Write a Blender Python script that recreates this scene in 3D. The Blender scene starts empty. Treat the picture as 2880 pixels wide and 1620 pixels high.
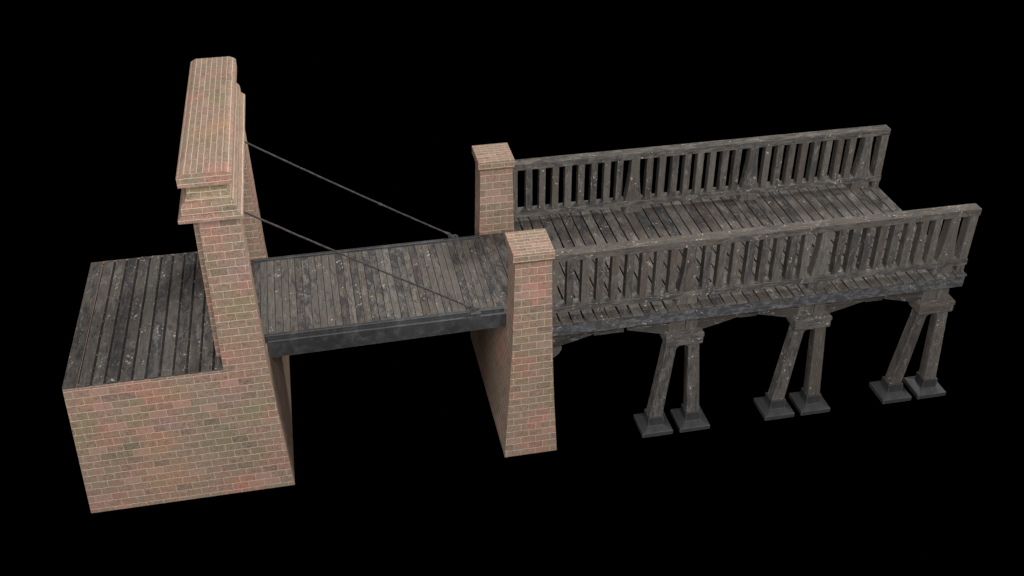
import bpy, math, random
from mathutils import Vector, Matrix

random.seed(7)
scene = bpy.context.scene

# ------------------------------------------------------------------ camera
CAM = (2.48022145, -15.2863259, 11.4616286)
yaw, pitch, roll, FPX = 0.195948072, 0.591792489, -0.00389354171, 3006.65481
fwd = Vector((math.cos(pitch) * math.sin(yaw), math.cos(pitch) * math.cos(yaw), -math.sin(pitch)))
r0 = Vector((math.cos(yaw), -math.sin(yaw), 0.0))
u0 = r0.cross(fwd)
Rv = math.cos(roll) * r0 + math.sin(roll) * u0
Uv = -math.sin(roll) * r0 + math.cos(roll) * u0
cd = bpy.data.cameras.new('camera')
cam = bpy.data.objects.new('camera', cd)
scene.collection.objects.link(cam)
m = Matrix.Identity(4)
for i in range(3):
    m[i][0], m[i][1], m[i][2], m[i][3] = Rv[i], Uv[i], -fwd[i], CAM[i]
cam.matrix_world = m
cd.sensor_width = 36.0
cd.lens = FPX / 2880.0 * 36.0
cd.clip_end = 500
scene.camera = cam

# ------------------------------------------------------------------ world, view
world = bpy.data.worlds.new("World")
scene.world = world
world.use_nodes = True
world.node_tree.nodes['Background'].inputs[0].default_value = (0, 0, 0, 1)
world.node_tree.nodes['Background'].inputs[1].default_value = 0.0
scene.view_settings.view_transform = 'Standard'
scene.view_settings.look = 'None'
scene.view_settings.exposure = 0.0
scene.view_settings.gamma = 1.0
scene.view_settings.use_curve_mapping = False


# ------------------------------------------------------------------ unseen lamps: key, and fills added around it
def area(name, loc, target, size, power, col):
    l = bpy.data.lights.new(name, 'AREA')
    l.shape = 'SQUARE'
    l.size = size
    l.energy = power
    l.color = col
    o = bpy.data.objects.new(name, l)
    scene.collection.objects.link(o)
    o.location = loc
    o.rotation_euler = (Vector(target) - Vector(loc)).to_track_quat('-Z', 'Y').to_euler()
    return o


area('key_lamp', (17, 17, 24), (6.5, 2, 0), 5, 5200, (1.0, 0.97, 0.94))
area('front_lamp', (5, -21, 16.5), (6.8, 1, -0.5), 11, 7300, (1.0, 0.985, 0.97))
area('left_fill', (-19, -7, 6), (5, 2, -1.0), 9, 2100, (0.96, 0.98, 1.0))  # added fill without a visible source, brightens left-facing sides
area('right_fill', (44, 1, 4), (4, 2, -0.5), 10, 9500, (1.0, 0.97, 0.94))  # unseen fill added to lift the right-facing brick sides
area('top_lamp', (5, 3, 25), (6, 2, 0), 8, 1250, (1.0, 0.98, 0.96))


# ------------------------------------------------------------------ materials
def new_mat(name):
    mt = bpy.data.materials.new(name)
    mt.use_nodes = True
    nt = mt.node_tree
    for n in list(nt.nodes):
        nt.nodes.remove(n)
    out = nt.nodes.new('ShaderNodeOutputMaterial')
    bs = nt.nodes.new('ShaderNodeBsdfPrincipled')
    nt.links.new(bs.outputs[0], out.inputs[0])
    return mt, nt, bs


class G:
    """small helper to write node graphs"""

    def __init__(s, nt):
        s.nt = nt

    def put(s, sock, v):
        if isinstance(v, bpy.types.NodeSocket):
            s.nt.links.new(v, sock)
        elif v is not None:
            sock.default_value = v

    def math(s, op, a, b=0.0, c=0.0, clamp=False):
        n = s.nt.nodes.new('ShaderNodeMath')
        n.operation = op
        n.use_clamp = clamp
        s.put(n.inputs[0], a)
        s.put(n.inputs[1], b)
        s.put(n.inputs[2], c)
        return n.outputs[0]

    def vmul(s, v, k):
        n = s.nt.nodes.new('ShaderNodeVectorMath')
        n.operation = 'MULTIPLY'
        s.put(n.inputs[0], v)
        s.put(n.inputs[1], k)
        return n.outputs[0]

    def vadd(s, v, k):
        n = s.nt.nodes.new('ShaderNodeVectorMath')
        n.operation = 'ADD'
        s.put(n.inputs[0], v)
        s.put(n.inputs[1], k)
        return n.outputs[0]

    def noise(s, vec, scale, detail=4, rough=0.55, dist=0.0, out=0):
        n = s.nt.nodes.new('ShaderNodeTexNoise')
        s.put(n.inputs['Vector'], vec)
        n.inputs['Scale'].default_value = scale
        n.inputs['Detail'].default_value = detail
        n.inputs['Roughness'].default_value = rough
        n.inputs['Distortion'].default_value = dist
        return n.outputs[out]

    def ramp(s, fac, a, b):
        n = s.nt.nodes.new('ShaderNodeMapRange')
        n.interpolation_type = 'SMOOTHSTEP'
        s.put(n.inputs[0], fac)
        n.inputs[1].default_value = a
        n.inputs[2].default_value = b
        return n.outputs[0]

    def mix(s, fac, a, b, mode='MIX'):
        n = s.nt.nodes.new('ShaderNodeMix')
        n.data_type = 'RGBA'
        n.blend_type = mode
        s.put(n.inputs[0], fac)
        s.put(n.inputs[6], a)
        s.put(n.inputs[7], b)
        return n.outputs[2]

    def bump(s, h, strength, dist, normal=None):
        n = s.nt.nodes.new('ShaderNodeBump')
        n.inputs['Strength'].default_value = strength
        n.inputs['Distance'].default_value = dist
        s.put(n.inputs['Height'], h)
        if normal is not None:
            s.put(n.inputs['Normal'], normal)
        return n.outputs[0]

    def edge(s, radius, lo, hi):
        """worn arrises: how far the rounded normal leaves the true one"""
        b = s.nt.nodes.new('ShaderNodeBevel')
        b.samples = 6
        b.inputs['Radius'].default_value = radius
        g = s.nt.nodes.new('ShaderNodeNewGeometry')
        d = s.nt.nodes.new('ShaderNodeVectorMath')
        d.operation = 'DOT_PRODUCT'
        s.nt.links.new(b.outputs[0], d.inputs[0])
        s.nt.links.new(g.outputs['True Normal'], d.inputs[1])
        return s.ramp(s.math('SUBTRACT', 1.0, d.outputs['Value']), lo, hi)


def C(r, g, b):
    return (r, g, b, 1.0)


STAIN = {
    'red': C(0.470, 0.190, 0.145), 'orange': C(0.430, 0.235, 0.130), 'olive': C(0.225, 0.215, 0.105),
    'plum': C(0.320, 0.215, 0.225), 'moss': C(0.190, 0.195, 0.095),
}


def brick_mat(name, bw=0.287, rh=0.162, mort=0.0045, gain=1.0, stains=()):
    mt, nt, bs = new_mat(name)
    g = G(nt)
    uv = nt.nodes.new('ShaderNodeUVMap').outputs[0]
    pos = nt.nodes.new('ShaderNodeTexCoord').outputs['Object']
    wob = g.vmul(g.vadd(g.noise(uv, 7.0, 2, 0.5, out=1), (-0.5, -0.5, -0.5)), (0.022, 0.020, 0))
    wob2 = g.vmul(g.vadd(g.noise(uv, 40.0, 2, 0.6, out=1), (-0.5, -0.5, -0.5)), (0.011, 0.011, 0))
    vec = g.vadd(g.vadd(uv, wob), wob2)
    bt = nt.nodes.new('ShaderNodeTexBrick')
    bt.offset = 0.5
    bt.offset_frequency = 2
    nt.links.new(vec, bt.inputs['Vector'])
    bt.inputs['Color1'].default_value = C(0, 0, 0)
    bt.inputs['Color2'].default_value = C(1, 1, 1)
    bt.inputs['Mortar'].default_value = C(0.5, 0.5, 0.5)
    bt.inputs['Scale'].default_value = 1.0
    bt.inputs['Mortar Size'].default_value = mort
    bt.inputs['Mortar Smooth'].default_value = 0.35
    bt.inputs['Bias'].default_value = 0.0
    bt.inputs['Brick Width'].default_value = bw
    bt.inputs['Row Height'].default_value = rh
    rnd = bt.outputs['Color']          # a grey of its own for every brick
    sx = nt.nodes.new('ShaderNodeSeparateXYZ')
    nt.links.new(vec, sx.inputs[0])
    row = g.math('FRACT', g.math('DIVIDE', sx.outputs[1], rh))
    near = g.math('MINIMUM', row, g.math('SUBTRACT', 1.0, row))
    course = g.ramp(g.math('MULTIPLY', near, rh), mort * 1.9, mort * 0.5)
    mortar = g.math('MAXIMUM', g.math('MULTIPLY', bt.outputs['Fac'], 0.72), g.math('MULTIPLY', course, 0.86))
    base = g.mix(g.ramp(rnd, 0.0, 1.0), C(0.345, 0.220, 0.165), C(0.272, 0.212, 0.152))
    # broad stains: red, olive, orange, grey
    n1 = g.noise(g.vadd(pos, (3.1, 0, 0)), 1.25, 3, 0.6)
    n2 = g.noise(g.vadd(pos, (0, 9.7, 0)), 1.15, 3, 0.6)
    n3 = g.noise(g.vadd(pos, (0, 0, 17.3)), 1.7, 3, 0.6)
    base = g.mix(g.math('MULTIPLY', g.ramp(g.math('ADD', n1, g.math('MULTIPLY', rnd, 0.10)), 0.54, 0.74), 0.55), base, C(0.400, 0.175, 0.130))
    base = g.mix(g.math('MULTIPLY', g.ramp(g.math('SUBTRACT', n2, g.math('MULTIPLY', rnd, 0.06)), 0.48, 0.66), 0.60), base, C(0.215, 0.195, 0.112))
    base = g.mix(g.math('MULTIPLY', g.ramp(n3, 0.60, 0.74), 0.6), base, C(0.400, 0.225, 0.130))
    wp = nt.nodes.new('ShaderNodeNewGeometry').outputs['Position']
    wob3 = g.vmul(g.vadd(g.noise(wp, 3.2, 5, 0.7, out=1), (-0.5, -0.5, -0.5)), (1.3, 1.3, 1.3))
    wpp = g.vadd(wp, wob3)
    for sp_, rad, colr, st in stains:
        st *= 0.70
        dn = nt.nodes.new('ShaderNodeVectorMath')
        dn.operation = 'DISTANCE'
        nt.links.new(wpp, dn.inputs[0])
        dn.inputs[1].default_value = sp_
        f = g.math('SUBTRACT', dn.outputs['Value'], g.math('MULTIPLY', rnd, 0.08))
        base = g.mix(g.math('MULTIPLY', g.ramp(f, rad, rad * 0.25), st), base, STAIN[colr])
    # single odd bricks
    base = g.mix(g.math('MULTIPLY', g.ramp(rnd, 0.86, 0.97), 0.40), base, C(0.50, 0.285, 0.235))
    base = g.mix(g.math('MULTIPLY', g.ramp(g.math('SUBTRACT', 1.0, rnd), 0.86, 0.97), 0.45), base, C(0.180, 0.155, 0.125))
    # grain, grime, lime
    fine = g.noise(uv, 30.0, 4, 0.75)
    mid = g.noise(g.vadd(uv, (5, 1, 0)), 12.0, 5, 0.75)
    lum = g.math('ADD', 0.42, g.math('ADD', g.math('MULTIPLY', rnd, 0.20), g.math('ADD', g.math('MULTIPLY', g.ramp(fine, 0.36, 0.66), 0.52), g.math('MULTIPLY', g.ramp(mid, 0.34, 0.66), 0.46))))
    base = g.mix(1.0, base, g.mix(lum, C(0, 0, 0), C(1, 1, 1)), 'MULTIPLY')
    base = g.mix(g.math('MULTIPLY', g.ramp(mid, 0.57, 0.70), 0.38), base, C(0.50, 0.41, 0.335))
    lime = g.noise(g.vadd(uv, (31, 12, 0)), 9.0, 3, 0.65, 0.3)
    base = g.mix(g.math('MULTIPLY', g.ramp(lime, 0.735, 0.79), 0.75), base, C(0.55, 0.49, 0.42))
    spk = g.noise(g.vadd(uv, (3, 44, 0)), 32.0, 2, 0.5)
    base = g.mix(g.math('MULTIPLY', g.ramp(spk, 0.66, 0.73), 0.65), base, C(0.58, 0.48, 0.40))
    pit = g.noise(g.vadd(uv, (13, 4, 0)), 24.0, 3, 0.6)
    base = g.mix(g.math('MULTIPLY', g.ramp(pit, 0.60, 0.70), 0.55), base, C(0.130, 0.095, 0.075))
    # mortar
    mfac = g.math('MULTIPLY', mortar, g.math('ADD', 0.40, g.math('MULTIPLY', g.noise(uv, 4.5, 4, 0.7), 1.2)), clamp=True)
    mcol = g.mix(g.noise(uv, 20.0, 3, 0.6), C(0.62, 0.46, 0.36), C(0.80, 0.64, 0.52))
    base = g.mix(mfac, base, mcol)
    # worn arrises
    e = g.math('MULTIPLY', g.edge(0.022, 0.02, 0.22), g.math('ADD', 0.18, g.math('MULTIPLY', mid, 0.75)), clamp=True)
    base = g.mix(e, base, C(0.58, 0.41, 0.33))
    if gain != 1.0:
        base = g.mix(1.0, base, C(gain, gain, gain), 'MULTIPLY')
    nt.links.new(base, bs.inputs['Base Color'])
    nt.links.new(g.ramp(mid, 1.0, -0.4), bs.inputs['Roughness'])
    bs.inputs['Roughness'].default_value = 0.85
    for l in list(nt.links):
        if l.to_socket == bs.inputs['Roughness']:
            nt.links.remove(l)
    bs.inputs['Specular IOR Level'].default_value = 0.25
    h = g.math('ADD', g.math('MULTIPLY', mortar, -0.8), g.math('ADD', g.math('MULTIPLY', fine, 0.55), g.math('MULTIPLY', mid, 0.6)))
    nt.links.new(g.bump(h, 0.55, 0.010), bs.inputs['Normal'])
    return mt


def wood_mat(name, light=1.0, cool=0.0, streak=1.0, contrast=1.0):
    mt, nt, bs = new_mat(name)
    g = G(nt)
    uv = nt.nodes.new('ShaderNodeUVMap').outputs[0]
    geo = nt.nodes.new('ShaderNodeNewGeometry')
    oi = nt.nodes.new('ShaderNodeObjectInfo')
    rnd = g.math('FRACT', g.math('ADD', geo.outputs['Random Per Island'], g.math('MULTIPLY', oi.outputs['Random'], 5.77)))
    cx = nt.nodes.new('ShaderNodeCombineXYZ')
    g.put(cx.inputs[0], g.math('MULTIPLY', rnd, 37.0))
    g.put(cx.inputs[1], g.math('MULTIPLY', rnd, 91.0))
    g.put(cx.inputs[2], g.math('MULTIPLY', rnd, 13.0))
    v = g.vadd(uv, cx.outputs[0])
    grain = g.noise(g.vmul(v, (1.1, 17.0, 1.0)), 2.0, 6, 0.72, 0.35)
    fine = g.noise(g.vmul(v, (6.0, 70.0, 1.0)), 2.0, 3, 0.7)
    blot = g.noise(g.vmul(v, (1.0, 2.2, 1.0)), 2.9, 8, 0.76, 0.5)
    blot2 = g.noise(g.vadd(g.vmul(v, (1.0, 2.6, 1.0)), (7, 3, 0)), 2.9, 8, 0.76, 0.5)
    blot3 = g.noise(g.vadd(g.vmul(v, (1.3, 2.0, 1.0)), (27, 13, 0)), 5.5, 5, 0.7)
    r2 = g.math('FRACT', g.math('MULTIPLY', rnd, 7.31))
    r4 = g.math('FRACT', g.math('MULTIPLY', rnd, 41.3))
    r3 = g.math('FRACT', g.math('MULTIPLY', rnd, 23.7))
    L = light
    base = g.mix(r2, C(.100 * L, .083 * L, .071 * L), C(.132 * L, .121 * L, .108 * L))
    base = g.mix(g.math('MULTIPLY', g.ramp(blot3, 0.50, 0.66), 0.55), base, C(.120 * L, .082 * L, .061 * L))
    base = g.mix(g.math('MULTIPLY', g.ramp(g.math('ADD', blot, g.math('MULTIPLY', g.math('SUBTRACT', r3, 0.5), 0.17)), 0.51, 0.60), 0.80 * contrast), base, C(.038 * L, .041 * L, .048 * L))
    base = g.mix(g.math('MULTIPLY', g.ramp(g.math('ADD', blot2, g.math('MULTIPLY', g.math('SUBTRACT', rnd, 0.5), 0.12)), 0.52, 0.64), 0.72 * contrast), base, C(.205 * L, .192 * L, .172 * L))
    if cool:
        base = g.mix(cool, base, g.mix(g.ramp(blot3, 0.42, 0.66), C(.052 * L, .055 * L, .064 * L), C(.165 * L, .170 * L, .182 * L)))
    grc = g.ramp(grain, 0.34, 0.66)
    fic = g.ramp(fine, 0.34, 0.66)
    gl = g.math('ADD', g.math('ADD', 0.40, g.math('MULTIPLY', r4, 0.24)), g.math('ADD', g.math('MULTIPLY', grc, 0.62 * streak), g.math('MULTIPLY', fic, 0.34 * streak)))
    gl = g.math('ADD', gl, 0.48 * (1 - streak))
    base = g.mix(1.0, base, g.mix(gl, C(0, 0, 0), C(1, 1, 1)), 'MULTIPLY')
    # pale scuffs along the grain
    sc = g.noise(g.vadd(g.vmul(v, (1.3, 5.0, 1.0)), (50, 1, 0)), 3.0, 6, 0.78, 0.6)
    base = g.mix(g.math('MULTIPLY', g.ramp(sc, 0.59, 0.66), 0.50), base, C(.31, .30, .28))
    # lichen specks
    sp = g.noise(g.vadd(v, (90, 4, 0)), 20.0, 3, 0.6)
    reg = g.ramp(g.noise(g.vadd(v, (9, 70, 0)), 3.0, 2, 0.5), 0.55, 0.64)
    base = g.mix(g.math('MULTIPLY', g.math('MULTIPLY', g.ramp(sp, 0.60, 0.65), reg), 0.85), base, C(.55, .50, .45))
    # worn arrises
    e = g.math('MULTIPLY', g.edge(0.020, 0.02, 0.25), g.math('MULTIPLY', grc, 0.85), clamp=True)
    base = g.mix(e, base, C(.28, .255, .225))
    nt.links.new(base, bs.inputs['Base Color'])
    bs.inputs['Roughness'].default_value = 0.82
    bs.inputs['Specular IOR Level'].default_value = 0.22
    h = g.math('ADD', g.math('MULTIPLY', grain, 1.0), g.math('ADD', g.math('MULTIPLY', fine, 0.4), g.math('MULTIPLY', blot3, 0.5)))
    nt.links.new(g.bump(h, 0.6, 0.008), bs.inputs['Normal'])
    return mt


def iron_mat(name, L=1.0, rust=0.0, rough=0.5, blotch=1.0, er=0.014):
    mt, nt, bs = new_mat(name)
    g = G(nt)
    pos = nt.nodes.new('ShaderNodeTexCoord').outputs['Object']
    a = g.noise(pos, 3.6, 9, 0.80, 0.3)
    b = g.noise(g.vadd(pos, (8, 2, 1)), 14.0, 5, 0.7)
    c = g.noise(g.vadd(pos, (1, 9, 4)), 1.3, 3, 0.6)
    base = g.mix(g.ramp(c, 0.4, 0.65), C(.034 * L, .033 * L, .034 * L), C(.050 * L, .051 * L, .054 * L))
    base = g.mix(g.math('MULTIPLY', g.ramp(a, 0.46, 0.70), 0.80 * blotch), base, C(.120 * L, .122 * L, .128 * L))
    base = g.mix(g.math('MULTIPLY', g.ramp(b, 0.55, 0.75), 0.30 * blotch), base, C(.100 * L, .098 * L, .098 * L))
    if rust:
        base = g.mix(g.math('MULTIPLY', g.ramp(b, 0.40, 0.60), rust), base, C(.085, .058, .045))
        base = g.mix(g.math('MULTIPLY', g.ramp(a, 0.55, 0.70), rust), base, C(.13, .11, .10))
    e = g.math('MULTIPLY', g.edge(er, 0.02, 0.20), g.math('ADD', 0.25, g.math('MULTIPLY', a, 0.8)), clamp=True)
    base = g.mix(e, base, C(.28, .28, .285))
    nt.links.new(base, bs.inputs['Base Color'])
    bs.inputs['Roughness'].default_value = rough
    bs.inputs['Metallic'].default_value = 0.15
    nt.links.new(g.bump(g.math('ADD', g.math('MULTIPLY', a, 0.6), g.math('MULTIPLY', b, 0.4)), 0.35, 0.008), bs.inputs['Normal'])
    return mt


M = {
    'brick': brick_mat('weathered_brick', stains=(
        ((-1.05, 0, -.20), .42, 'red', .75), ((-.50, 0, -.36), .34, 'orange', .50), ((-1.15, 0, -.75), .42, 'olive', .60),
        ((.80, 0, -.98), .46, 'olive', .65), ((-2.10, 0, -1.1), .50, 'olive', .60), ((-.75, 0, -1.05), .34, 'plum', .55),
        ((-1.75, 0, -1.20), .34, 'red', .45), ((-.97, 0, -1.55), .42, 'orange', .65), ((-.90, 0, -2.35), .60, 'orange', .65),
        ((.34, 0, -2.80), .36, 'red', .75), ((.13, 0, -2.05), .34, 'olive', .45), ((-1.40, 0, -1.95), .34, 'red', .35),
        ((1.10, 0, -1.10), .22, 'red', .55), ((.45, 0, -.55), .40, 'plum', .35),
        ((6.00, 0, .78), .24, 'red', .75), ((5.97, 0, 1.12), .36, 'red', .45), ((5.97, 0, -2.09), .30, 'red', .65),
        ((5.94, 0, -2.75), .30, 'red', .60), ((5.58, 0, -.20), .34, 'olive', .60), ((5.54, 0, -1.0), .34, 'olive', .60),
        ((6.25, 0, -1.4), .30, 'olive', .5), ((5.60, 1.1, -1.0), .6, 'red', .6), ((5.5, 2.2, -1.2), .6, 'olive', .6), ((5.5, 3.2, -1.6), .6, 'red', .5))),
    'brick_gate': brick_mat('weathered_gate_brick', 0.285, 0.1525, stains=(
        ((.80, 0, 1.20), .46, 'olive', .60), ((.95, 0, 2.0), .36, 'plum', .45), ((.60, 0, 2.55), .36, 'red', .35),
        ((.60, 0, .35), .42, 'red', .40), ((.8, 3.4, 2.3), .5, 'olive', .55))),
    'brick_trim': brick_mat('weathered_trim_brick', 0.30, 0.098, 0.004, stains=(
        ((.55, -.18, 3.57), .36, 'moss', .80), ((.90, -.18, 3.57), .30, 'moss', .75), ((.6, -.3, 3.25), .36, 'red', .35))),
    'brick_top': brick_mat('weathered_coping_brick', 0.36, 0.0925, 0.004, stains=(
        ((.45, 2.6, 3.92), .24, 'red', .70), ((.95, 2.45, 3.92), .24, 'olive', .65), ((.95, 1.45, 3.92), .36, 'orange', .55),
        ((.72, 1.15, 3.92), .32, 'orange', .50), ((.95, -.28, 3.80), .36, 'red', .65),
        ((.9, 3.6, 3.92), .3, 'red', .35))),
    'brick_cap': brick_mat('weathered_cap_brick', 0.26, 0.098, 0.004),
    'wood_old': wood_mat('dark_abutment_planks', 0.86, 0.12),
    'wood_dark': wood_mat('dark_gap_underlay', 0.28),  # for the added underlay that darkens the plank gaps
    'wood_lift': wood_mat('worn_lift_planks', 1.0, 0.0, 1.0, 1.0),
    'wood': wood_mat('weathered_planks', 0.98),
    'wood_rail': wood_mat('weathered_rail_timber', 0.98, 0.0, 1.15, 0.78),
    'wood_leg': wood_mat('weathered_leg_timber', 0.90, 0.0, 1.15, 0.72),
    'wood_beam': wood_mat('blue_grey_beam_timber', 0.95, 0.80, 0.85, 0.6),
    'wood_brace': wood_mat('shade_darkened_brace_timber', 0.50, 0.10),  # shadow under the deck put into the colour as darker timber
    'iron': iron_mat('blackened_iron', 1.0, 0.0, 0.5, 0.85, 0.02),
    'plinth': iron_mat('dark_plinth_iron', 1.0, 0.0, 0.45, 0.7, 0.028),
    'rod': iron_mat('rusty_rod_iron', 0.28, 0.5, 0.6),
}


# ------------------------------------------------------------------ mesh building
class MB:
    """collects solids into one mesh; uv in metres, u along the grain axis"""

    def __init__(s):
        s.v, s.f, s.uv, s.off = [], [], [], (0, 0)

    def face(s, pts, grain='x', swap_top=False):
        i0 = len(s.v)
        s.v += [tuple(p) for p in pts]
        n = Vector((0, 0, 0))
        P = [Vector(p) for p in pts]
        for a in range(len(P)):
            n += P[a].cross(P[(a + 1) % len(P)])
        ax = max(range(3), key=lambda k: abs(n[k]))
        gi = 'xyz'.index(grain)
        if ax == gi:
            ua, va = [k for k in range(3) if k != ax]
        else:
            ua = gi
            va = [k for k in range(3) if k not in (ax, gi)][0]
        s.f.append(list(range(i0, i0 + len(pts))))
        s.uv.append([(p[ua] + s.off[0], p[va] + s.off[1]) for p in P])

    def hexa(s, p, grain='x'):
        """p: 8 points, 0-3 bottom ccw seen from above, 4-7 top"""
        for q in ((3, 2, 1, 0), (4, 5, 6, 7), (0, 1, 5, 4), (1, 2, 6, 5), (2, 3, 7, 6), (3, 0, 4, 7)):
            s.face([p[k] for k in q], grain)

    def box(s, x0, x1, y0, y1, z0, z1, grain='x', j=0.0):
        r = lambda: random.uniform(-j, j) if j else 0
        p = [(x0 + r(), y0 + r(), z0), (x1 + r(), y0 + r(), z0), (x1 + r(), y1 + r(), z0), (x0 + r(), y1 + r(), z0)]
        dz = [r() * .6 for _ in range(4)]
        q = [(a[0], a[1], z1 + d) for a, d in zip(p, dz)]
        s.hexa(p + q, grain)

    def rings(s, R, grain='x', top=True, bottom=True):
        """R: list of (x0,x1,y0,y1,z) from the bottom upward"""
        for a, b in zip(R, R[1:]):
            A = [(a[0], a[2], a[4]), (a[1], a[2], a[4]), (a[1], a[3], a[4]), (a[0], a[3], a[4])]
            B = [(b[0], b[2], b[4]), (b[1], b[2], b[4]), (b[1], b[3], b[4]), (b[0], b[3], b[4])]
            for k in range(4):
                s.face([A[k], A[(k + 1) % 4], B[(k + 1) % 4], B[k]], 'x' if k % 2 == 0 else 'y')
        a = R[0]
        if bottom:
            s.face([(a[0], a[3], a[4]), (a[1], a[3], a[4]), (a[1], a[2], a[4]), (a[0], a[2], a[4])], grain)
        a = R[-1]
        if top:
            s.face([(a[0], a[2], a[4]), (a[1], a[2], a[4]), (a[1], a[3], a[4]), (a[0], a[3], a[4])], grain)

    def prism_y(s, poly, y0, y1, grain='x'):
        """poly in (x,z), ccw seen from the front (-y)"""
        n = len(poly)
        s.face([(x, y0, z) for x, z in poly], grain)
        s.face([(x, y1, z) for x, z in reversed(poly)], grain)
        for k in range(n):
            a, b = poly[k], poly[(k + 1) % n]
            s.face([(a[0], y1, a[1]), (b[0], y1, b[1]), (b[0], y0, b[1]), (a[0], y0, a[1])], grain)

    def tube(s, pts, r, seg=10, caps=True):
        P = [Vector(p) for p in pts]
        rad = r if isinstance(r, (list, tuple)) else [r] * len(P)
        rings = []
        prev = None
        for i, p in enumerate(P):
            t = (P[min(i + 1, len(P) - 1)] - P[max(i - 1, 0)]).normalized()
            if prev is None:
                a = Vector((0, 1, 0)) if abs(t.y) < .9 else Vector((1, 0, 0))
                n = (a - t * a.dot(t)).normalized()
            else:
                n = (prev - t * prev.dot(t)).normalized()
            prev = n
            b = t.cross(n)
            rings.append([p + rad[i] * (math.cos(2 * math.pi * k / seg) * n + math.sin(2 * math.pi * k / seg) * b) for k in range(seg)])
        for A, B in zip(rings, rings[1:]):
            for k in range(seg):
                s.face([A[k], A[(k + 1) % seg], B[(k + 1) % seg], B[k]])
        if caps:
            s.face(list(reversed(rings[0])))
            s.face(rings[-1])

    def build(s, name, mat, parent=None, origin=(0, 0, 0), bevel=0.0, weld=True, smooth=False):
        me = bpy.data.meshes.new(name)
        # weld equal corners so that islands and bevels work
        idx, vs, remap = {}, [], []
        for p in s.v:
            key = (round(p[0], 5), round(p[1], 5), round(p[2], 5))
            if key not in idx:
                idx[key] = len(vs)
                vs.append((p[0] - origin[0], p[1] - origin[1], p[2] - origin[2]))
            remap.append(idx[key])
        me.from_pydata(vs, [], [[remap[i] for i in f] for f in s.f])
        ul = me.uv_layers.new(name='UVMap')
        k = 0
        for face in s.uv:
            for c in face:
                ul.data[k].uv = c
                k += 1
        me.materials.append(mat)
        if smooth:
            for p in me.polygons:
                p.use_smooth = True
        me.update()
        o = bpy.data.objects.new(name, me)
        scene.collection.objects.link(o)
        if parent is not None:
            o.parent = parent
            par = parent
            wl = Vector((0, 0, 0))
            while par is not None:
                wl += par.location
                par = par.parent
            o.location = Vector(origin) - wl
        else:
            o.location = origin
        if bevel:
            b = o.modifiers.new('bevel', 'BEVEL')
            b.width = bevel
            b.segments = 2
            b.limit_method = 'ANGLE'
            b.angle_limit = math.radians(25)
        return o


def thing(name, label, cat, loc, group=None):
    o = bpy.data.objects.new(name, None)
    o.empty_display_size = 0.2
    scene.collection.objects.link(o)
    o.location = loc
    o['label'] = label
    o['category'] = cat
    if group:
        o['group'] = group
    return o


YM = 2.05           # middle line of the brickwork
ZG = -2.973         # level the feet stand on


def myr(y):
    return 2 * YM - y


# ================================================================== gate tower with its abutment
XL = -2.253
gate = thing('brick_gate', 'tall brick gateway with moulded cap on a brick abutment topped with dark planks',
             'gateway', (-0.5, YM, ZG))
mb = MB()
zb, zt = -2.945, -0.045
mb.off = (0.106, 0.094)
D = 2 * YM
mb.rings([(XL - .152, 1.300, 0, D, zb), (XL, 1.160, 0, D, zt)])
mb.build('abutment', M['brick'], gate, (-0.5, YM, zb), 0.006)

# plank top of the abutment
mb = MB()
pitch_ = 0.2256
xa = XL
k = 0
while xa < 0.90:
    xj = -2.013 + pitch_ * k
    x1 = min(xj - .023, 0.93)
    g0 = xa
    if x1 - g0 > .03:
        back = 4.035
        front = 0.004 if g0 < 0.36 else 0.72
        if g0 < 0.36 < x1 + .05:
            mb.off = (random.uniform(0, 50), random.uniform(0, 50))
            mb.box(g0, min(x1, 0.405), front + random.uniform(0, .006), 0.362, zt, 0.0, 'y', .002)
            mb.box(g0, x1, 0.362, back, zt, 0.0, 'y', .002)
        else:
            mb.off = (random.uniform(0, 50), random.uniform(0, 50))
            mb.box(g0, x1, front + random.uniform(0, .008), back, zt, random.uniform(-.004, .003), 'y', .003)
    xa = xj + .023
    k += 1
mb.build('plank_deck', M['wood_old'], gate, (-0.5, YM, 0), 0.003)
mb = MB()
mb.box(-2.022, .90, .370, 4.02, -.0445, -.030, 'x')  # dark sheet added under the planks so their gaps look dark
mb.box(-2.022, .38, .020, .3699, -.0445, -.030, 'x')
mb.build('gap_underlay', M['wood_dark'], gate, (-0.5, YM, -.04))

# two pillars: a front slab and a thicker jamb behind it
def gate_pillar(sgn):
    f = (lambda y: y) if sgn > 0 else myr
    mb = MB()
    mb.off = (0.075, 0.098)
    y0, y1 = sorted((f(0.0), f(0.36)))
    mb.rings([(.411, 1.160, y0, y1, zt), (.440, 1.132, y0, y1, 1.5), (.466, 1.106, y0, y1, 2.98)])
    ya, yb = sorted((f(0.3601), f(0.63)))
    mb.off = (0.0, 0.094)
    mb.rings([(.291, 1.105, ya, yb, 0.002), (.318, 1.085, ya, yb, 1.5), (.342, 1.065, ya, yb, 2.98)])
    # narrow strip let into the angle of the jamb
    yc, yd = sorted((f(0.3601), f(0.46)))
    mb.rings([(1.1051, 1.135, yc, yd, 0.002), (1.0851, 1.113, yc, yd, 1.5), (1.0651, 1.090, yc, yd, 2.98)])
    return mb.build('pillar', M['brick_gate'], gate, (.78, (y0 + y1) / 2, zt), 0.005)


gate_pillar(1)
gate_pillar(-1)

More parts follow.
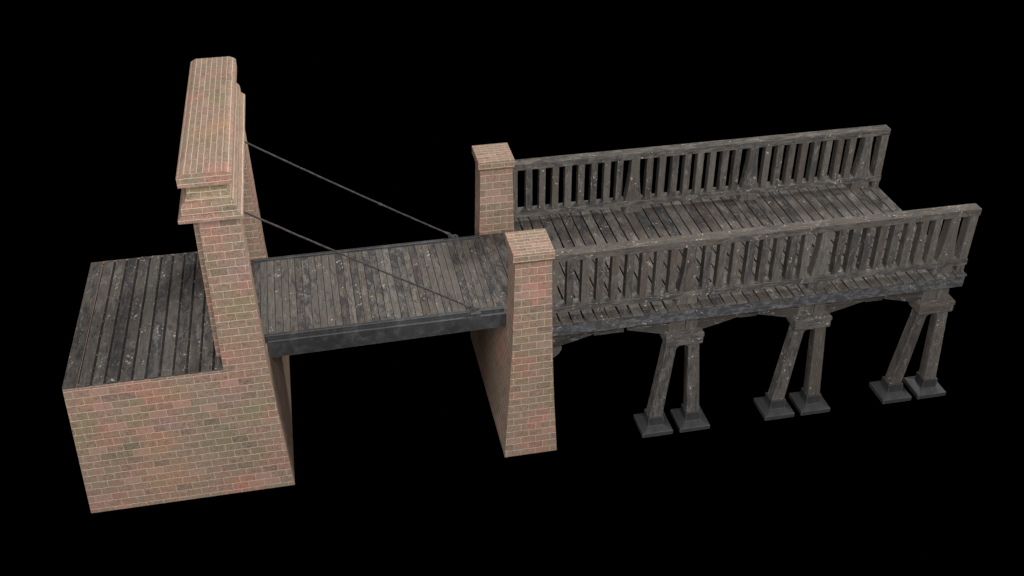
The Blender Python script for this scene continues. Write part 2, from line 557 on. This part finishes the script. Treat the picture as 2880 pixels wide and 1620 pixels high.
cxm = .700
mb = MB()
mb.off = (0.02, 0.03)
def ring(hx, y, z, c=cxm):
    return (c - hx, c + hx, y, myr(y), z)
mb.box(.345, 1.062, .6301, myr(.6301), 2.82, 2.98, 'y')
mb.rings([ring(.345, .02, 2.9801), ring(.352, -.03, 3.01), ring(.36, -.05, 3.0799)], 'y')
mb.build('lintel', M['brick_gate'], gate, (cxm, YM, 2.98), 0.004)
mb = MB()
mb.rings([ring(.492, -.300, 3.080), ring(.494, -.302, 3.142), ring(.486, -.298, 3.150),
          ring(.452, -.292, 3.172), ring(.450, -.292, 3.190), ring(.424, -.286, 3.196),
          ring(.426, -.292, 3.222), ring(.424, -.290, 3.300), ring(.412, -.275, 3.355),
          ring(.392, -.250, 3.392), ring(.383, -.236, 3.405), ring(.346, -.205, 3.418),
          ring(.342, -.200, 3.440), ring(.342, -.196, 3.446), ring(.328, -.182, 3.452), ring(.306, -.150, 3.500),
          ring(.300, -.142, 3.560), ring(.308, -.152, 3.620), ring(.326, -.176, 3.665),
          ring(.334, -.186, 3.694)], 'y')
cor = mb.build('cornice', M['brick_trim'], gate, (cxm, YM, 3.08), 0.004)
mb = MB()
mb.off = (0.0, 0.035)
cc = .712
poly = [(cc - .411, 3.694), (cc + .411, 3.694), (cc + .411, 3.873), (cc + .309, 3.927), (cc - .315, 3.927), (cc - .411, 3.873)]
mb.prism_y(poly, -.290, myr(-.290), 'y')
mb.build('coping', M['brick_top'], cor, (cc, YM, 3.694), 0.006)

# ================================================================== brick pier
pier = thing('brick_pier', 'brick pier with two square capped pillars between drawbridge and railed timber walkway', 'pier', (5.88, YM, -3.0))
mb = MB()
mb.off = (0.20, 0.094)
mb.rings([(5.357, 6.405, 0, D, -3.0), (5.445, 6.322, 0, D, -1.6), (5.520, 6.268, 0, D, -.36), (5.528, 6.262, 0, D, -.05)])
mb.build('base', M['brick'], pier, (5.88, YM, -3.0), 0.006)
for sgn in (1, -1):
    f = (lambda y: y) if sgn > 0 else myr
    y0, y1 = sorted((f(0.0), f(0.585)))
    mb = MB()
    mb.off = (0.20, 0.094)
    mb.rings([(5.528, 6.262, y0, y1, -.0499), (5.548, 6.250, y0, y1, .5), (5.572, 6.230, y0, y1, 1.40), (5.560, 6.236, y0 - .01, y1 + .01, 1.47), (5.548, 6.244, y0 - .03, y1 + .03, 1.52)])
    pl = mb.build('pillar', M['brick'], pier, (5.9, (y0 + y1) / 2, 0), 0.005)
    mb = MB()
    mb.off = (0.06, -0.01)
    ya, yb = sorted((f(-.098), f(.688)))
    mb.rings([(5.542, 6.246, ya + .03, yb - .03, 1.5201), (5.522, 6.258, ya, yb, 1.560), (5.522, 6.258, ya, yb, 1.712), (5.528, 6.252, ya + .006, yb - .006, 1.720)])
    mb.build('cap', M['brick_cap'], pl, (5.9, (y0 + y1) / 2, 1.52), 0.006)
mb = MB()
for a, b in ((5.522, 5.780), (5.798, 6.000), (6.008, 6.225), (6.233, 6.262)):
    mb.off = (random.uniform(0, 50), random.uniform(0, 50))
    mb.box(a, b, .590, 3.505, -.0495, random.uniform(-.003, .002), 'y', .002)
mb.build('threshold_planks', M['wood'], pier, (5.88, YM, 0), 0.003)

# ================================================================== drawbridge
draw = thing('drawbridge', 'lowered drawbridge leaf of narrow planks between black side beams', 'drawbridge', (1.2, YM, -.3))
XA, XB = 1.176, 5.505
mb = MB()
n = 32
pit = (XB - .02 - (XA + .02)) / n
for k in range(-2, n):
    a = XA + .02 + k * pit + .005
    mb.off = (random.uniform(0, 50), random.uniform(0, 50))
    mb.box(a, a + pit - .011, .752, 3.288, .012, .050 + random.uniform(-.003, .003), 'y', .0015)
mb.build('deck', M['wood_lift'], draw, (1.2, YM, 0), 0.003)
mb = MB()
mb.box(.96, XB - .004, .752, 3.288, -.035, .0115, 'x')
mb.box(.935, 1.158, .636, 3.464, -.044, -.0355, 'x')
mb.build('under_boarding', M['iron'], draw, (1.2, YM, 0))
for sgn in (1, -1):
    f = (lambda y: y) if sgn > 0 else (lambda y: 4.04 - y)
    ya, yb = sorted((f(.600), f(.7515)))
    mb = MB()
    zl, zr = -.345, -.268
    mb.hexa([(XA, ya, zl), (XB, ya, zr), (XB, yb, zr), (XA, yb, zl), (XA, ya, .012), (XB, ya, .030), (XB, yb, .030), (XA, yb, .012)])
    sb = mb.build('side_beam', M['iron'], draw, (1.2, ya, 0), 0.004)
    mb = MB()
    ya, yb = sorted((f(.682), f(.7515)))
    XC = .96
    mb.hexa([(XC, ya, .0125), (XB, ya, .0305), (XB, yb, .0305), (XC, yb, .0125), (XC, ya, .085), (XB, ya, .096), (XB, yb, .096), (XC, yb, .085)])
    mb.build('curb', M['iron'], draw, (1.2, ya, .05), 0.004)
    ya, yb = sorted((f(.596), f(.756)))
    mb = MB()
    mb.box(4.865, 5.045, ya, yb, -.01, .104)
    mb.build('lug_plate', M['iron'], draw, (4.95, (ya + yb) / 2, .05), 0.004)
mb = MB()
mb.box(XB - .02, XB + .014, .70, 3.34, -.26, .040, 'y')
mb.build('end_beam', M['iron'], draw, (XB, YM, -.1), 0.003)

# ================================================================== lifting rods
def lifting_rod(y, label):
    top = Vector((.885, y, 2.800))
    low = Vector((4.86, y, .190))
    t = thing('lifting_rod', label, 'rod', (4.95, y, .1), 'iron rods holding up the drawbridge')
    mb = MB()
    N = 26
    pts = []
    for i in range(N + 1):
        q = top.lerp(low, i / N)
        q.z -= .030 * 4 * (i / N) * (1 - i / N)
        q += Vector((0, random.uniform(-.002, .002), random.uniform(-.002, .002)))
        pts.append(q)
    mb.tube(pts, [.018 + random.uniform(-.001, .001) for _ in pts], 8)
    mb.build('shaft', M['rod'], t, tuple(top), smooth=True)
    d = (low - top).normalized()
    mb = MB()
    mid = top.lerp(low, .665)
    mid.z -= .027
    mb.tube([mid - d * .03, mid + d * .03], .026, 8)
    mb.build('collar', M['rod'], t, tuple(mid))
    mb = MB()
    mb.tube([low - d * .05, low - d * .02, low + d * .03, low + d * .045], [.024, .034, .034, .022], 8)
    mb.build('collar', M['rod'], t, tuple(low))
    # open link, then the hook eye on the curb
    mb = MB()
    c = low + d * .085
    side = Vector((0, 1, 0))
    pts = [c + d * .055 * math.cos(a) + side * .030 * math.sin(a) for a in [2 * math.pi * i / 16 for i in range(17)]]
    mb.tube(pts, .010, 6, False)
    mb.build('link', M['rod'], t, tuple(c), smooth=True)
    mb = MB()
    c2 = Vector((4.985, y, .118))
    pts = [c2 + Vector((.052 * math.cos(a), 0, .030 * math.sin(a))) for a in [2 * math.pi * i / 16 for i in range(17)]]
    mb.tube(pts, .012, 6, False)
    mb.box(4.93, 5.06, y - .028, y + .028, .100, .113)
    mb.build('eye', M['rod'], t, tuple(c2), smooth=False)
    return t


lifting_rod(.715, 'rusty rod slanting from the gateway cap to the near edge of the drawbridge')
lifting_rod(3.375, 'rusty rod slanting from the gateway cap to the far edge of the drawbridge')

# ================================================================== timber walkway
XE = 14.607
walk = thing('timber_walkway', 'weathered plank walkway with blue-grey edge beams running right from the brick pier', 'walkway', (10.4, 2.1, -.3))
mb = MB()
k = -1
while True:
    a = 6.446 + .2268 * k + .016
    b = a + .2268 - .032
    if a > XE - .05:
        break
    b = min(b, XE)
    if k == -1:
        a = 6.268
    mb.off = (random.uniform(0, 50), random.uniform(0, 50))
    mb.box(a, b, .098 + random.uniform(-.006, .006), 4.10 + random.uniform(-.006, .006), -.036, random.uniform(-.004, .004), 'y', .003)
    k += 1
mb.build('deck', M['wood'], walk, (10.4, 2.1, 0), 0.003)
for y0, y1 in ((.142, .2385), (myr(.2385) + .1, myr(.142) + .1)):
    mb = MB()
    mb.off = (random.uniform(0, 9), random.uniform(0, 9))
    mb.box(6.275, XE - .016, y0, y1, -.295, -.037)
    mb.build('side_beam', M['wood_beam'], walk, (10.4, y0, -.2), 0.003)
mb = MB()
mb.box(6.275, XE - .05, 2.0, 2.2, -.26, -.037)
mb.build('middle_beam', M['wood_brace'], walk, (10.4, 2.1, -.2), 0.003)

CT = [8.905, 11.530, 14.150]
CBm = [8.866, 11.468, 14.070]
NK = [8.890, 11.505, 14.125]
Lb = [(0, -.655), (.17, -.632), (.50, -.545), (.84, -.455), (.84, -.32), (.45, -.325), (.20, -.398), (0, -.432)]
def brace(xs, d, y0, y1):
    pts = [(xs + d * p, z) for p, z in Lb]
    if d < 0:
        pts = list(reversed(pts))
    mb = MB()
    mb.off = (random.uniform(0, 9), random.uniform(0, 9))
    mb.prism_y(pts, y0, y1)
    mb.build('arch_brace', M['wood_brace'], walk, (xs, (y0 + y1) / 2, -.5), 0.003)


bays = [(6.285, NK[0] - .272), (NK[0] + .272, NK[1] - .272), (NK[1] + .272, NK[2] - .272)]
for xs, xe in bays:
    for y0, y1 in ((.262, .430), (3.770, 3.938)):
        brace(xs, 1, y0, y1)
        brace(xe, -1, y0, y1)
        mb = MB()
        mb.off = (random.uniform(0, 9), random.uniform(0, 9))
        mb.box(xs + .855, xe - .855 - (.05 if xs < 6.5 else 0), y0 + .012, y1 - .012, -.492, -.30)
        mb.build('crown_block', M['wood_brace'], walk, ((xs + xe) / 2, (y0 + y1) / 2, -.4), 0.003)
# rounded corbels on the pier that carry the first arch
for y0, y1 in ((.245, .455), (3.745, 3.955)):
    pts = [(6.285, -.90), (6.36, -.865), (6.43, -.815), (6.475, -.765), (6.505, -.70), (6.512, -.658), (6.285, -.658)]
    mb = MB()
    mb.prism_y(pts, y0, y1)
    mb.build('corbel', M['wood_leg'], walk, (6.3, (y0 + y1) / 2, -.8), 0.003)

# ================================================================== railings
def railing(near, label):
    if near:
        F = lambda a, b: (a, b)
    else:
        F = lambda a, b: (4.215 - b, 4.215 - a)
    t = thing('railing', label, 'railing', (10.4, sum(F(.2, .46)) / 2, 0), 'railings of the timber walkway')
    mb = MB()
    y0, y1 = F(.219, .449)
    mb.off = (random.uniform(0, 9), random.uniform(0, 9))
    mb.box(6.262, XE + .010, y0, y1, 1.270, 1.410)
    mb.build('top_rail', M['wood_rail'], t, (10.4, y0, 1.27), 0.003)
    mb = MB()
    y0, y1 = F(.222, .462)
    mb.off = (random.uniform(0, 9), random.uniform(0, 9))
    mb.box(6.266, XE + .008, y0, y1, .163, .287)
    mb.build('lower_rail', M['wood_rail'], t, (10.4, y0, .163), 0.003)

    def post(name, x0, x1, y, za, zb_, par=t):
        mb = MB()
        mb.off = (random.uniform(0, 50), random.uniform(0, 50))
        ya, yb = F(*y)
        j = lambda: random.uniform(-.004, .004)
        lo = [(x0 + j(), ya, za), (x1 + j(), ya, za), (x1 + j(), yb, za), (x0 + j(), yb, za)]
        dx = random.uniform(-.005, .005)
        hi = [(x0 + j() + dx, ya, zb_), (x1 + j() + dx, ya, zb_), (x1 + j() + dx, yb, zb_), (x0 + j() + dx, yb, zb_)]
        mb.hexa(lo + hi, 'z')
        return mb.build(name, M['wood_rail'], par, ((x0 + x1) / 2, (ya + yb) / 2, za), 0.003)

    py = (.246, .420)
    zs = (.2872, 1.2698)
    post('end_post', 6.285, 6.395, py, *zs)
    for i in range(7):
        x = 6.572 + .2785 * i
        post('baluster', x, x + .132, py, *zs)
    x = 6.572 + .2785 * 7
    post('baluster', x - .004, x + .128, py, *zs)
    for c in CT[:2]:
        for i in range(8):
            x = c + .262 + .2780 * i
            post('baluster', x, x + .133, py, *zs)
    post('end_post', 14.443, XE - .004, (.242, .452), *zs)
    post('end_post', 14.443, XE - .004, (.242, .452), .001, .1628)
    # flared posts that run on into the trestles below
    for c in CT:
        ya, yb = F(.242, .455)
        mb = MB()
        mb.off = (random.uniform(0, 50), random.uniform(0, 50))
        prof = [(.2872, .172), (.42, .152), (.56, .133), (.72, .114), (.90, .098), (1.08, .090), (1.2698, .0875)]
        pts = [(c + h, z) for z, h in prof] + [(c - h, z) for z, h in reversed(prof)]
        mb.prism_y(pts, ya, yb, 'z')
        fp = mb.build('flared_post', M['wood_rail'], t, (c, (ya + yb) / 2, .287), 0.003)
        mb = MB()
        mb.off = (random.uniform(0, 50), random.uniform(0, 50))
        for xa_, xb_, xc_, xd_ in ((c - .203, c - .012, c - .016, c - .187), (c + .012, c + .203, c + .187, c + .016)):
            lo = [(xa_, ya, .0045), (xb_, ya, .0045), (xb_, yb, .0045), (xa_, yb, .0045)]
            hi = [(xd_ if xa_ < c else xd_, ya, .1628), (xc_, ya, .1628), (xc_, yb, .1628), (xd_, yb, .1628)]
            mb.hexa(lo + hi, 'z')
        mb.box(c - .05, c + .05, ya + .02, yb - .02, .0045, .1625, 'z')
        mb.build('post_foot', M['wood_rail'], t, (c, (ya + yb) / 2, 0), 0.003)
    return t


railing(True, 'slatted timber railing on the near side of the walkway, meeting the nearer pillar')
railing(False, 'slatted timber railing on the far side of the walkway, meeting the farther pillar')

# ================================================================== trestles
def trestle(i, near, label):
    ct, cb = NK[i], CBm[i]
    F = (lambda a, b: (a, b)) if near else (lambda a, b: (4.2 - b, 4.2 - a))
    t = thing('trestle', label, 'trestle', (cb, sum(F(-.02, .6)) / 2, ZG), 'splayed two-legged trestles under the timber walkway')
    j = lambda a=.003: random.uniform(-a, a)
    for s in (-1, 1):
        px = cb + s * .392
        mb = MB()
        def R(h, z):
            y0, y1 = F(.288 - h, .288 + h)
            return (px - h, px + h, y0, y1, z)
        mb.rings([R(.314, ZG), R(.316, -2.882), R(.310, -2.876), R(.162, -2.832), R(.158, -2.824), R(.157, -2.632), R(.152, -2.622)])
        pl = mb.build('plinth', M['plinth'], t, (px, sum(F(.1, .47)) / 2, ZG), 0.004)
        mb = MB()
        mb.off = (random.uniform(0, 50), random.uniform(0, 50))
        bx, tx = cb + s * .388, ct + s * .222
        hb, ht = .133, .108
        y0, y1 = F(.158, .418)
        ya, yb = F(.165, .410)
        lo = [(bx - hb, y0), (bx + hb, y0), (bx + hb, y1), (bx - hb, y1)]
        hi = [(tx - ht, ya), (tx + ht, ya), (tx + ht, yb), (tx - ht, yb)]
        # straight timbers with chamfered arrises
        def octo(q, z, c=.018):
            (x0, a), (x1, _), (_, b) = q[0], q[1], q[2]
            return [(x0 + c, a, z), (x1 - c, a, z), (x1, a + c, z), (x1, b - c, z), (x1 - c, b, z), (x0 + c, b, z), (x0, b - c, z), (x0, a + c, z)]
        A = octo(lo, -2.6215)
        B = octo(hi, -.8605)
        for k in range(8):
            mb.face([A[k], A[(k + 1) % 8], B[(k + 1) % 8], B[k]], 'z')
        mb.face(list(reversed(A)), 'z')
        mb.face(B, 'z')
        mb.build('leg', M['wood_leg'], t, (bx, sum(F(.16, .41)) / 2, -2.62), 0.003)
    # pointed spandrel between the legs
    mb = MB()
    mb.off = (random.uniform(0, 50), random.uniform(0, 50))
    y0, y1 = F(.185, .395)
    c = ct
    mb.prism_y([(c - .20, -.8605), (c - .20, -1.04), (c - .135, -.995), (c - .10, -.955), (c - .035, -.902), (c + .03, -.918), (c + .09, -.948), (c + .15, -1.02), (c + .15, -.8605)], y0, y1)
    mb.build('spandrel', M['wood_leg'], t, (c, (y0 + y1) / 2, -.9), 0.003)
    # two-layer head block
    mb = MB()
    mb.off = (random.uniform(0, 50), random.uniform(0, 50))
    def Q(hx, a, b, z, c=ct):
        y0, y1 = F(a, b)
        return (c - hx, c + hx, y0, y1, z)
    mb.rings([Q(.356, .108, .505, -.860), Q(.366, .100, .515, -.835), Q(.366, .100, .515, -.724), Q(.345, .120, .495, -.716), Q(.345, .120, .495, -.706),
              Q(.378, .092, .523, -.696), Q(.376, .094, .521, -.612), Q(.352, .115, .500, -.600)])
    mb.build('head_block', M['wood_rail'], t, (ct, sum(F(.1, .5)) / 2, -.86), 0.003)
    # flared neck in two halves
    for s in (-1, 1):
        mb = MB()
        mb.off = (random.uniform(0, 50), random.uniform(0, 50))
        y0, y1 = F(.2405, .440) if s > 0 else F(.248, .436)
        a0, a1 = (.020, .285) if s < 0 else (.000, .285)
        g_ = .035
        lo = sorted((ct + g_ + s * (.008), ct + s * .287))
        hi = sorted((ct + g_ + s * (.008), ct + s * .240))
        mb.hexa([(lo[0], y0, -.5995), (lo[1], y0, -.5995), (lo[1], y1, -.5995), (lo[0], y1, -.5995),
                 (hi[0], y0, -.040), (hi[1], y0, -.040), (hi[1], y1, -.040), (hi[0], y1, -.040)], 'z')
        mb.build('neck', M['wood_leg'], t, (ct, (y0 + y1) / 2, -.6), 0.003)
    return t


for near, side in ((True, 'near'), (False, 'far')):
    for i, w in enumerate(('nearest the brick pier', 'in the middle of the row', 'at the open right end')):
        trestle(i, near, 'two-legged trestle under the %s edge of the walkway, %s' % (side, w))
